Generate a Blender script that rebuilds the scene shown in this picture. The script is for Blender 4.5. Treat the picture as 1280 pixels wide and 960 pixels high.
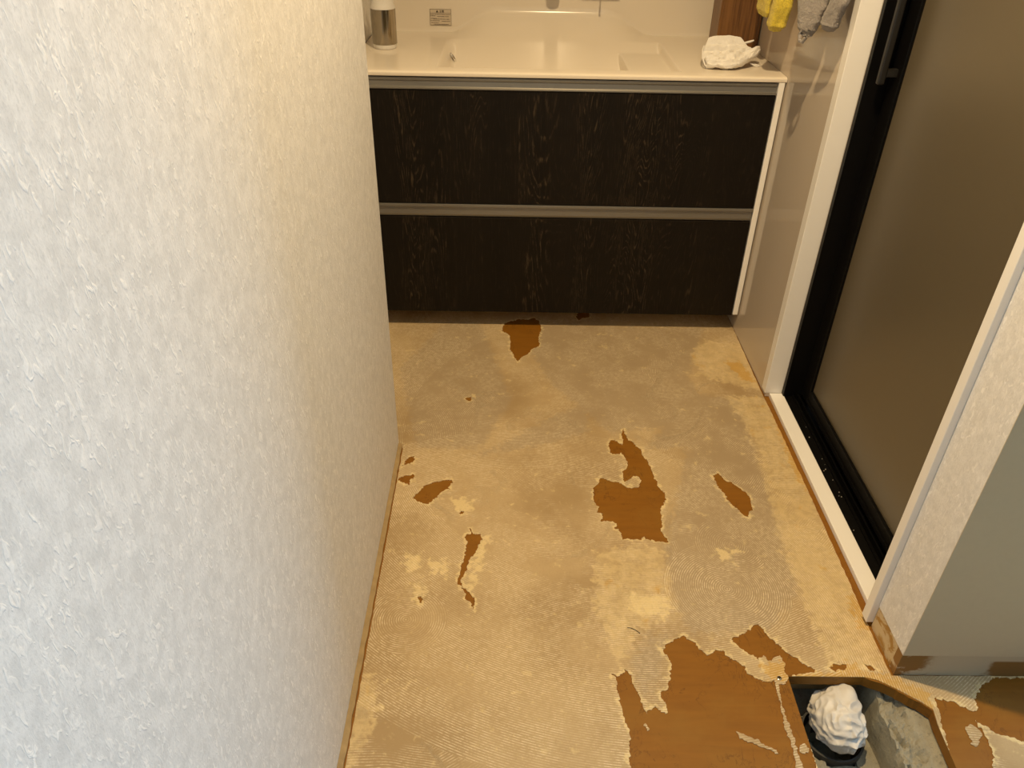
import bpy, bmesh, math, random
import numpy as np
from mathutils import Vector, Matrix, noise
from mathutils.geometry import delaunay_2d_cdt

random.seed(7)
scene = bpy.context.scene
COL = scene.collection
for o in list(bpy.data.objects):
    bpy.data.objects.remove(o, do_unlink=True)

# ------------------------------------------------------------------ camera
def make_camera():
    yaw, pitch, roll = 0.0125, 0.6024, 0.0208
    f = Vector((math.sin(yaw) * math.cos(pitch), math.cos(yaw) * math.cos(pitch), -math.sin(pitch)))
    r = Vector((math.cos(yaw), -math.sin(yaw), 0.0))
    u = r.cross(f)
    c, s = math.cos(roll), math.sin(roll)
    R, U = c * r + s * u, -s * r + c * u
    cam = bpy.data.cameras.new('camera')
    cam.sensor_width = 36.0
    cam.lens = 974.18 / 1280 * 36.0
    cam.clip_start = 0.02
    ob = bpy.data.objects.new('camera', cam)
    COL.objects.link(ob)
    M = Matrix((R, U, -f)).transposed().to_4x4()
    M.translation = Vector((-0.761, -2.2163, 1.3049))
    ob.matrix_world = M
    scene.camera = ob
make_camera()

# ------------------------------------------------------------------ world, lights, exposure
world = bpy.data.worlds.new('world')
scene.world = world
world.use_nodes = True
bg = world.node_tree.nodes['Background']
bg.inputs[0].default_value = (0.80, 0.90, 1.0, 1)
bg.inputs[1].default_value = 0.5

scene.view_settings.view_transform = 'Standard'
scene.view_settings.look = 'None'
scene.view_settings.gamma = 1.0
scene.view_settings.exposure = 0.07
scene.view_settings.use_curve_mapping = False

WARM = (1.0, 0.74, 0.41)
def area_light(name, loc, direction, sx, sy, power, color):
    l = bpy.data.lights.new(name, 'AREA')
    l.shape = 'RECTANGLE'; l.size = sx; l.size_y = sy
    l.energy = power; l.color = color
    o = bpy.data.objects.new(name, l); COL.objects.link(o)
    o.location = loc
    o.rotation_euler = Vector(direction).to_track_quat('-Z', 'Z').to_euler()
    return o
# daylight entering through the hall window (window_1 below), which lies in the same wall plane as the hatch wall
area_light('window_daylight', (1.45, -1.300, 1.05), (0, -1, 0), 1.0, 1.1, 118.0, (0.43, 0.70, 1.0))

# ------------------------------------------------------------------ helpers
class MB:
    def __init__(s): s.v = []; s.f = []; s.m = []; s.sm = []
    def add(s, verts, faces, mat=0, smooth=False):
        b = len(s.v); s.v += [tuple(p) for p in verts]
        for f in faces:
            s.f.append(tuple(b + i for i in f)); s.m.append(mat); s.sm.append(smooth)
        return s
    def box(s, x0, x1, y0, y1, z0, z1, mat=0):
        v = [(x, y, z) for z in (z0, z1) for y in (y0, y1) for x in (x0, x1)]
        return s.add(v, [(0, 2, 3, 1), (4, 5, 7, 6), (0, 1, 5, 4), (2, 6, 7, 3), (0, 4, 6, 2), (1, 3, 7, 5)], mat)
    def extrude(s, pts, axis, a, b, mat=0, smooth=False):
        # pts: 2D polygon in the two other axes (in order), extruded from a to b along axis
        def P(p, t):
            q = list(p); q.insert(axis, t); return tuple(q)
        n = len(pts)
        v = [P(p, a) for p in pts] + [P(p, b) for p in pts]
        s.add(v, [(i, (i + 1) % n, n + (i + 1) % n, n + i) for i in range(n)], mat, smooth)
        s.add(v, [tuple(range(n))[::-1], tuple(range(n, 2 * n))], mat)
        return s
    def grid(s, rows, mat=0, smooth=True, closed=False, caps=False):
        m = len(rows[0]); v = [p for r in rows for p in r]; F = []
        for i in range(len(rows) - 1):
            for j in range(m if closed else m - 1):
                k = (j + 1) % m
                F.append((i * m + j, i * m + k, (i + 1) * m + k, (i + 1) * m + j))
        s.add(v, F, mat, smooth)
        if caps:
            s.add(rows[0], [tuple(range(m))[::-1]], mat, smooth)
            s.add(rows[-1], [tuple(range(m))], mat, smooth)
        return s
    def lathe(s, prof, cx, cy, n=40, mat=0, smooth=True):
        rows = [[(cx + r * math.cos(2 * math.pi * k / n), cy + r * math.sin(2 * math.pi * k / n), z) for k in range(n)] for r, z in prof]
        return s.grid(rows, mat, smooth, closed=True, caps=True)
    def tube(s, pts, rad, n=10, mat=0):
        pts = [Vector(p) for p in pts]; rows = []
        for i, p in enumerate(pts):
            t = (pts[min(i + 1, len(pts) - 1)] - pts[max(i - 1, 0)]).normalized()
            a = t.cross(Vector((0.31, 0.17, 0.93)))
            if a.length < 1e-3: a = t.cross(Vector((1, 0, 0)))
            a.normalize(); b = t.cross(a)
            r = rad[i] if isinstance(rad, (list, tuple)) else rad
            rows.append([p + a * r * math.cos(2 * math.pi * k / n) + b * r * math.sin(2 * math.pi * k / n) for k in range(n)])
        return s.grid(rows, mat, True, closed=True, caps=True)
    def build(s, name, mats, parent=None, bevel=0.0, segs=2, weld=True):
        me = bpy.data.meshes.new(name)
        me.from_pydata(s.v, [], s.f)
        for p, m, k in zip(me.polygons, s.m, s.sm):
            p.material_index = m; p.use_smooth = k
        if not isinstance(mats, (list, tuple)): mats = [mats]
        for m in mats: me.materials.append(m)
        bm = bmesh.new(); bm.from_mesh(me)
        if weld: bmesh.ops.remove_doubles(bm, verts=bm.verts, dist=1e-6)
        bmesh.ops.recalc_face_normals(bm, faces=bm.faces)
        bm.to_mesh(me); bm.free()
        if any(s.sm): me.set_sharp_from_angle(angle=math.radians(42))
        o = bpy.data.objects.new(name, me); COL.objects.link(o)
        if bevel:
            b = o.modifiers.new('bevel', 'BEVEL'); b.width = bevel; b.segments = segs; b.limit_method = 'ANGLE'; b.angle_limit = 0.6
            b.harden_normals = False
        if parent: o.parent = parent
        return o

def tag(o, label, cat, group=None):
    o['label'] = label; o['category'] = cat
    if group: o['group'] = group
    return o
def structure(o, label=None, cat=None):
    o['kind'] = 'structure'
    if label: o['label'] = label
    if cat: o['category'] = cat
    return o
def empty(name, loc=(0, 0, 0)):
    o = bpy.data.objects.new(name, None); COL.objects.link(o); o.location = (0, 0, 0)
    o.empty_display_size = 0.05
    return o

# node helpers ------------------------------------------------------
class NT:
    def __init__(s, name):
        s.mat = bpy.data.materials.new(name); s.mat.use_nodes = True
        s.t = s.mat.node_tree; s.t.nodes.clear()
        s.out = s.t.nodes.new('ShaderNodeOutputMaterial')
        s.bsdf = s.t.nodes.new('ShaderNodeBsdfPrincipled')
        s.t.links.new(s.bsdf.outputs[0], s.out.inputs[0])
    def n(s, typ, **kw):
        x = s.t.nodes.new('ShaderNode' + typ)
        for k, v in kw.items(): setattr(x, k, v)
        return x
    def set(s, sock, v):
        if hasattr(v, 'is_output') or isinstance(v, bpy.types.NodeSocket): s.t.links.new(v, sock)
        else: sock.default_value = v
    def math(s, op, a, b=0.0, c=0.0, clamp=False):
        x = s.n('Math', operation=op, use_clamp=clamp)
        s.set(x.inputs[0], a); s.set(x.inputs[1], b); s.set(x.inputs[2], c)
        return x.outputs[0]
    def pos(s):
        return s.n('NewGeometry').outputs['Position']
    def scale(s, v, xyz):
        x = s.n('Vector' + 'Math', operation='MULTIPLY'); s.set(x.inputs[0], v); x.inputs[1].default_value = xyz
        return x.outputs[0]
    def noise(s, v, scale, detail=3, rough=0.5, dist=0.0):
        x = s.n('TexNoise'); s.set(x.inputs['Vector'], v)
        x.inputs['Scale'].default_value = scale; x.inputs['Detail'].default_value = detail
        x.inputs['Roughness'].default_value = rough; x.inputs['Distortion'].default_value = dist
        return x.outputs[0]
    def ramp(s, fac, stops):
        x = s.n('ValToRGB'); s.set(x.inputs[0], fac)
        e = x.color_ramp.elements
        while len(e) < len(stops): e.new(0.5)
        for i, (p, c) in enumerate(stops):
            e[i].position = p; e[i].color = tuple(c) + (1,) if len(c) == 3 else c
        return x.outputs[0]
    def sstep(s, v, a, b):
        x = s.n('MapRange', interpolation_type='SMOOTHSTEP'); s.set(x.inputs[0], v)
        x.inputs[1].default_value = a; x.inputs[2].default_value = b
        return x.outputs[0]
    def mix(s, fac, a, b):
        x = s.n('Mix', data_type='RGBA'); s.set(x.inputs[0], fac)
        for sock, v in ((x.inputs[6], a), (x.inputs[7], b)):
            s.set(sock, tuple(v) + (1,) if isinstance(v, tuple) and len(v) == 3 else v)
        return x.outputs[2]
    def bump(s, h, strength, dist, normal=None):
        x = s.n('Bump'); s.set(x.inputs['Height'], h)
        x.inputs['Strength'].default_value = strength; x.inputs['Distance'].default_value = dist
        if normal: s.set(x.inputs['Normal'], normal)
        return x.outputs[0]
    def fin(s, color=None, rough=None, normal=None, **kw):
        B = s.bsdf
        if color is not None: s.set(B.inputs['Base Color'], tuple(color) + (1,) if isinstance(color, tuple) and len(color) == 3 else color)
        if rough is not None: s.set(B.inputs['Roughness'], rough)
        if normal is not None: s.set(B.inputs['Normal'], normal)
        for k, v in kw.items(): s.set(B.inputs[k], v)
        return s.mat

def plain(name, color, rough=0.5, var=0.06, scale=30, bump=0.0, **kw):
    t = NT(name); p = t.pos()
    n = t.noise(p, scale, 4)
    c = t.mix(n, tuple(x * (1 - var) for x in color), tuple(min(1, x * (1 + var)) for x in color))
    nm = t.bump(t.noise(p, scale * 6, 3), bump, 0.001) if bump else None
    return t.fin(c, rough, nm, **kw)

# ------------------------------------------------------------------ materials
def mat_wallpaper(name, base=(0.83, 0.815, 0.79)):
    t = NT(name); p = t.pos()
    st = t.scale(p, (1, 1, 0.45))
    fl = t.noise(st, 165, 2, 0.5, 0.8)               # upright pearly flecks
    patch = t.noise(t.scale(p, (1, 1, 0.7)), 26, 3, 0.6)
    fleck = t.math('MULTIPLY', t.sstep(fl, 0.53, 0.66), t.sstep(patch, 0.30, 0.62))
    fine = t.noise(t.scale(p, (1, 1, 0.5)), 430, 3, 0.7)
    mott = t.noise(t.scale(p, (1, 1, 0.8)), 60, 5, 0.7)
    c = t.mix(t.sstep(mott, 0.32, 0.68), tuple(x * 0.84 for x in base), base)
    c = t.mix(t.math('MULTIPLY', t.sstep(fine, 0.48, 0.70), 0.42), c, tuple(x * 0.66 for x in base))
    c = t.mix(t.math('MULTIPLY', fleck, 0.75), c, (0.95, 0.935, 0.905))
    r = t.math('SUBTRACT', 0.60, t.math('MULTIPLY', fleck, 0.22))
    h = t.math('ADD', t.math('MULTIPLY', fine, 0.7), t.math('MULTIPLY', fleck, 0.8))
    return t.fin(c, r, t.bump(h, 0.42, 0.0009), **{'Specular IOR Level': 0.5})

def mat_dark_wood():
    t = NT('dark_oak'); p = t.pos()
    warp = t.noise(t.scale(p, (7.5, 1, 1.1)), 1.0, 2, 0.45, 0.5)
    fine_w = t.math('MULTIPLY', t.noise(t.scale(p, (60, 1, 8)), 1.0, 2, 0.6), 0.030)
    rings = t.math('FRACT', t.math('MULTIPLY', t.math('ADD', warp, fine_w), 46.0))
    rings = t.math('MULTIPLY', t.sstep(rings, 0.0, 0.18), t.math('SUBTRACT', 1.0, t.sstep(rings, 0.20, 0.42)))
    brk = t.sstep(t.noise(t.scale(p, (120, 1, 26)), 1.0, 3, 0.7), 0.42, 0.62)
    grain = t.noise(t.scale(p, (420, 1, 14)), 1.0, 3, 0.65, 0.3)
    pores = t.sstep(grain, 0.54, 0.68)
    zone = t.sstep(t.noise(t.scale(p, (7, 1, 0.45)), 1.0, 2), 0.46, 0.60)
    k = t.math('MAXIMUM', t.math('MULTIPLY', t.math('MULTIPLY', rings, brk), 1.0), t.math('MULTIPLY', pores, 0.40))
    k = t.math('MULTIPLY', k, t.math('ADD', 0.18, t.math('MULTIPLY', zone, 0.82)))
    band = t.noise(t.scale(p, (16, 1, 0.5)), 1.0, 2, 0.5)
    c0 = t.mix(band, (0.0032, 0.0022, 0.0014), (0.0095, 0.0062, 0.0036))
    c = t.mix(k, c0, (0.058, 0.041, 0.024))
    return t.fin(c, 0.5, t.bump(k, 0.2, 0.0005), **{'Specular IOR Level': 0.22})

def mat_brown_wood():
    t = NT('walnut_box'); p = t.pos()
    g = t.noise(t.scale(p, (150, 150, 6)), 1.0, 4, 0.6, 0.4)
    b = t.noise(t.scale(p, (30, 30, 1.5)), 1.0, 2)
    c = t.mix(t.sstep(g, 0.35, 0.65), (0.095, 0.040, 0.012), (0.20, 0.092, 0.028))
    c = t.mix(t.math('MULTIPLY', t.sstep(b, 0.4, 0.7), 0.5), c, (0.25, 0.12, 0.04))
    return t.fin(c, 0.38, t.bump(g, 0.1, 0.0005))

def mat_ply():
    t = NT('stained_plywood'); p = t.pos()
    g = t.noise(t.scale(p, (9, 70, 9)), 1.0, 5, 0.6, 0.5)
    m = t.noise(p, 9, 4, 0.6)
    c = t.mix(g, (0.180, 0.068, 0.0042), (0.278, 0.114, 0.0085))
    c = t.mix(t.math('MULTIPLY', t.sstep(m, 0.45, 0.70), 0.6), c, (0.25, 0.115, 0.013))
    cr = t.noise(t.scale(p, (3, 2, 3)), 7.0, 5, 0.6, 1.2)     # splits in the face veneer
    cr = t.math('SUBTRACT', 1.0, t.sstep(t.math('ABSOLUTE', t.math('SUBTRACT', cr, 0.5)), 0.0, 0.012))
    cr = t.math('MULTIPLY', cr, t.sstep(t.noise(p, 11, 2), 0.45, 0.55))
    c = t.mix(t.math('MULTIPLY', cr, 0.6), c, (0.085, 0.028, 0.004))
    return t.fin(c, 0.55, t.bump(g, 0.12, 0.0006), **{'Specular IOR Level': 0.3})

def mat_residue():
    """felt backing and glue left on the plywood, combed with a notched trowel"""
    t = NT('backing_residue'); p = t.pos()
    sep = t.n('SeparateXYZ'); t.set(sep.inputs[0], p)
    X, Y = sep.outputs[0], sep.outputs[1]
    att = t.n('Attribute', attribute_name='tone')
    sa = t.n('SeparateColor'); t.set(sa.inputs[0], att.outputs['Color'])
    edge = t.noise(p, 55, 4, 0.6)
    def region(ch, soft=0.12, wob_=0.9):
        v = t.math('ADD', sa.outputs[ch], t.math('MULTIPLY', t.math('SUBTRACT', edge, 0.5), wob_))
        return t.sstep(v, 0.5 - soft, 0.5 + soft)
    glue, grey, pale = region(0, 0.12, 1.3), region(1, 0.2, 1.2), region(2, 0.22, 2.4)
    # comb strokes: random fans everywhere, then the clear ones where they lie
    wob = t.noise(p, 4.0, 2)
    vor = t.n('TexVoronoi', feature='F1'); t.set(vor.inputs['Vector'], t.scale(p, (1, 1, 0)))
    vor.inputs['Scale'].default_value = 4.2; vor.inputs['Randomness'].default_value = 1.0
    off = t.n('VectorMath', operation='MULTIPLY_ADD')
    t.set(off.inputs[0], vor.outputs['Color']); off.inputs[1].default_value = (1.1, 1.5, 0); off.inputs[2].default_value = (-0.55, -0.35, 0)
    ctr = t.n('VectorMath', operation='ADD'); t.set(ctr.inputs[0], vor.outputs['Position']); t.set(ctr.inputs[1], off.outputs[0])
    dd = t.n('VectorMath', operation='DISTANCE'); t.set(dd.inputs[0], t.scale(p, (1, 1, 0))); t.set(dd.inputs[1], ctr.outputs[0])
    # level strokes parallel to the vanity mixed in
    lvl = t.math('ADD', Y, t.math('MULTIPLY', wob, 0.05))
    sel = t.sstep(t.noise(p, 2.6, 2), 0.49, 0.51)
    dist = t.math('ADD', t.math('MULTIPLY', dd.outputs['Value'], t.math('SUBTRACT', 1.0, sel)), t.math('MULTIPLY', lvl, sel))
    dist = t.math('ADD', dist, t.math('MULTIPLY', wob, 0.012))
    clear = None
    for cx, cy, r0, r1, sy in FANS:
        fx = t.math('SUBTRACT', X, cx); fy = t.math('MULTIPLY', t.math('SUBTRACT', Y, cy), sy)
        d = t.math('SQRT', t.math('ADD', t.math('MULTIPLY', fx, fx), t.math('MULTIPLY', fy, fy)))
        de = t.math('ADD', d, t.math('MULTIPLY', t.math('SUBTRACT', edge, 0.5), 0.02))
        m = t.math('MULTIPLY', t.math('GREATER_THAN', de, r0), t.math('LESS_THAN', de, r1))
        dist = t.math('ADD', t.math('MULTIPLY', dist, t.math('SUBTRACT', 1.0, m)), t.math('MULTIPLY', d, m))
        clear = m if clear is None else t.math('MAXIMUM', clear, m)
    line = t.math('SINE', t.math('MULTIPLY', dist, 2 * math.pi / 0.0047))
    line = t.sstep(line, 0.0, 0.9)
    worn = t.sstep(t.noise(p, 9, 5, 0.65), 0.40, 0.58)
    speck = t.sstep(t.noise(p, 95, 4, 0.7), 0.36, 0.62)
    vis = t.math('MULTIPLY', t.math('ADD', t.math('MULTIPLY', worn, 0.75), t.math('MULTIPLY', clear, 0.40), clamp=True), t.math('ADD', 0.15, t.math('MULTIPLY', speck, 0.85)))
    k = t.math('MULTIPLY', line, vis)
    m1 = t.noise(p, 3.2, 4, 0.55); m2 = t.noise(p, 38, 4, 0.65); m3 = t.noise(p, 240, 2, 0.6)
    base = t.mix(t.sstep(m1, 0.38, 0.60), (0.365, 0.255, 0.126), (0.510, 0.378, 0.205))
    base = t.mix(t.math('MULTIPLY', m2, 0.45), base, (0.40, 0.275, 0.135))
    base = t.mix(t.math('MULTIPLY', grey, 0.75), base, (0.365, 0.277, 0.170))
    base = t.mix(t.math('MULTIPLY', glue, t.math('ADD', 0.25, t.math('MULTIPLY', t.sstep(m2, 0.35, 0.62), 0.40))), base, (0.68, 0.52, 0.262))
    base = t.mix(t.math('MULTIPLY', pale, 0.65), base, (0.78, 0.62, 0.31))
    sp = t.noise(p, 26, 3, 0.7)
    base = t.mix(t.math('MULTIPLY', t.sstep(sp, 0.60, 0.72), 0.45), base, (0.72, 0.56, 0.28))
    amber = t.math('MULTIPLY', glue, t.sstep(t.noise(p, 16, 3, 0.6), 0.60, 0.74))
    streak = t.math('ADD', att.outputs['Alpha'], t.math('MULTIPLY', t.math('SUBTRACT', t.noise(p, 85, 4, 0.7), 0.5), 2.2))
    amber = t.math('MAXIMUM', amber, t.sstep(streak, 0.38, 0.66))
    base = t.mix(t.math('MULTIPLY', amber, 0.7), base, (0.54, 0.31, 0.055))
    c = t.mix(t.math('MULTIPLY', k, 0.70), base, (0.86, 0.73, 0.50))
    c = t.mix(t.math('MULTIPLY', t.sstep(m3, 0.5, 0.8), 0.3), c, (0.30, 0.20, 0.10))
    h = t.math('ADD', t.math('MULTIPLY', k, 0.8), t.math('MULTIPLY', m2, 0.5))
    return t.fin(c, 0.72, t.bump(h, 0.5, 0.0010), **{'Specular IOR Level': 0.25})

def mat_concrete():
    t = NT('rubble_concrete'); p = t.pos()
    a = t.noise(p, 22, 5, 0.65); b = t.noise(p, 120, 4, 0.7)
    c = t.mix(a, (0.20, 0.18, 0.125), (0.44, 0.40, 0.29))
    c = t.mix(t.math('MULTIPLY', t.sstep(b, 0.55, 0.7), 0.5), c, (0.09, 0.08, 0.055))
    return t.fin(c, 0.9, t.bump(t.math('ADD', a, t.math('MULTIPLY', b, 0.4)), 0.8, 0.006))

def mat_terry(name, col):
    t = NT(name); p = t.pos()
    a = t.noise(p, 330, 3, 0.7); b = t.noise(p, 60, 3, 0.6)
    c = t.mix(t.sstep(a, 0.3, 0.7), tuple(x * 0.62 for x in col), col)
    c = t.mix(t.math('MULTIPLY', b, 0.3), c, tuple(x * 0.75 for x in col))
    return t.fin(c, 0.95, t.bump(t.math('ADD', a, b), 1.0, 0.004), **{'Sheen Weight': 0.3})

def mat_skirt_ghost(name, paint, brown):
    """band where the skirting board was pulled off: torn paper and amber glue"""
    t = NT(name); p = t.pos()
    a = t.noise(t.scale(p, (1, 1, 1.6)), 24, 4, 0.65, 0.5)
    k = t.sstep(a, 0.46, 0.56)
    b = t.noise(p, 90, 3, 0.6)
    c = t.mix(k, paint, brown)
    c = t.mix(t.math('MULTIPLY', t.sstep(b, 0.55, 0.7), 0.5), c, (0.55, 0.42, 0.20))
    return t.fin(c, 0.7, t.bump(a, 0.4, 0.002))

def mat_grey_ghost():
    t = NT('skirting_scar_band'); p = t.pos()  # grey-beige band with brown scraps where the skirting came off
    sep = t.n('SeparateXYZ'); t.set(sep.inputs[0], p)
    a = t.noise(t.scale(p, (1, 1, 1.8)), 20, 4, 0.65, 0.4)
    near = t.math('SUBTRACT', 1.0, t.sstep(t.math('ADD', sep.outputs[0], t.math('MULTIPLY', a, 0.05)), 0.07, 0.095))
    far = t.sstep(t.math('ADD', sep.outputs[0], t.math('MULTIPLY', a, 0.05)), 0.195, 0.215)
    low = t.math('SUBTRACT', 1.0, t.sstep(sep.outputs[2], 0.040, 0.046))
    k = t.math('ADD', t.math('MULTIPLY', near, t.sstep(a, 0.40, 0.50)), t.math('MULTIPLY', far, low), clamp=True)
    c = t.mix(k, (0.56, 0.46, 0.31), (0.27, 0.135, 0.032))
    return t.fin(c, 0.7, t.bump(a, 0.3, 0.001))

FANS = [  # centre x, centre y, inner radius, outer radius, y stretch
    (-0.45, -0.52, 0.58, 1.02, 1.0),
    (-0.955, -1.175, 0.0, 0.085, 1.0),
    (-0.275, -1.085, 0.0, 0.135, 1.0),
    (-0.235, -0.955, 0.0, 0.085, 1.0),
    (-0.895, -0.615, 0.0, 0.050, 1.0),
    (-0.805, -0.630, 0.0, 0.055, 1.0),
    (-0.70, -1.30, 0.60, 0.76, 1.0),
]
M = {}
M['paper'] = mat_wallpaper('pearl_wallpaper')
M['residue'] = mat_residue()
M['ply'] = mat_ply()
M['darkwood'] = mat_dark_wood()
M['walnut'] = mat_brown_wood()
M['concrete'] = mat_concrete()
M['hall_dark'] = plain('dark_hall_finish', (0.10, 0.07, 0.04), 0.6)  # invented finish for unseen hall walls, dark to curb daylight bounce
M['ceil'] = plain('ceiling_paint', (0.74, 0.72, 0.69), 0.8)
M['panel'] = plain('gloss_wall_panel', (0.575, 0.50, 0.415), 0.07, 0.015, 6, **{'Specular IOR Level': 0.5})
M['ivory'] = plain('ivory_resin', (0.80, 0.72, 0.60), 0.17, 0.01, 8, **{'Specular IOR Level': 0.38})
M['white'] = plain('white_trim', (0.88, 0.855, 0.81), 0.35, 0.02, 20)
M['alu'] = plain('satin_aluminium', (0.30, 0.285, 0.255), 0.42, 0.04, 60, Metallic=0.8)
M['chrome'] = plain('chrome', (0.80, 0.79, 0.77), 0.09, 0.01, 20, Metallic=1.0)
M['steel'] = plain('polished_steel', (0.42, 0.37, 0.29), 0.16, 0.02, 40, Metallic=1.0)
M['black'] = plain('black_frame', (0.0035, 0.0032, 0.003), 0.38, 0.2, 60, **{'Specular IOR Level': 0.16})
M['smoke'] = plain('smoked_handle', (0.014, 0.0125, 0.010), 0.35, 0.1, 40)
M['frost'] = plain('frosted_glass', (0.130, 0.105, 0.066), 0.36, 0.02, 4, **{'Specular IOR Level': 0.9, 'Transmission Weight': 0.15})
M['plastic'] = plain('white_plastic', (0.76, 0.73, 0.68), 0.35, 0.02, 30)
M['mask'] = plain('white_mask_fabric', (0.80, 0.77, 0.72), 0.85, 0.03, 200, 0.2)
M['bag'] = plain('white_crumpled_plastic', (0.68, 0.635, 0.555), 0.45, 0.03, 60, 0.1)
M['yellow'] = mat_terry('yellow_terry', (0.98, 0.77, 0.075))
M['grey'] = mat_terry('grey_terry', (0.42, 0.375, 0.34))
M['gap'] = plain('dark_gap', (0.03, 0.02, 0.012), 0.9, 0.2, 40)
M['rawwood'] = plain('bare_wood_strip', (0.34, 0.235, 0.105), 0.8, 0.35, 45, 0.5)
M['paper_shaded'] = plain('shaded_wallpaper', (0.62, 0.52, 0.35), 0.75, 0.03, 90, 0.15)  # same wallpaper on the shaded face, its dimness put into a darker, warmer colour
M['glueband'] = mat_skirt_ghost('torn_glue_band', (0.60, 0.47, 0.28), (0.40, 0.22, 0.05))
M['greyband'] = mat_grey_ghost()
M['sticker'] = plain('sticker_paper', (0.62, 0.53, 0.41), 0.4, 0.02, 40)
M['ink'] = plain('print_ink', (0.07, 0.05, 0.03), 0.6, 0.02, 40)
M['dirt'] = plain('dust_speck', (0.60, 0.56, 0.48), 0.9, 0.1, 60)
M['pvc'] = plain('dark_drain_pipe', (0.05, 0.048, 0.043), 0.6, 0.1, 40)
t = NT('window_glass'); t.fin((0.95, 0.97, 1.0), 0.02, None, **{'Transmission Weight': 1.0, 'IOR': 1.01}); M['glass'] = t.mat
t = NT('lamp_diffuser'); t.fin((0.9, 0.85, 0.75), 0.4); t.bsdf.inputs['Emission Color'].default_value = WARM + (1,); t.bsdf.inputs['Emission Strength'].default_value = 12.0; M['lamp'] = t.mat

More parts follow.
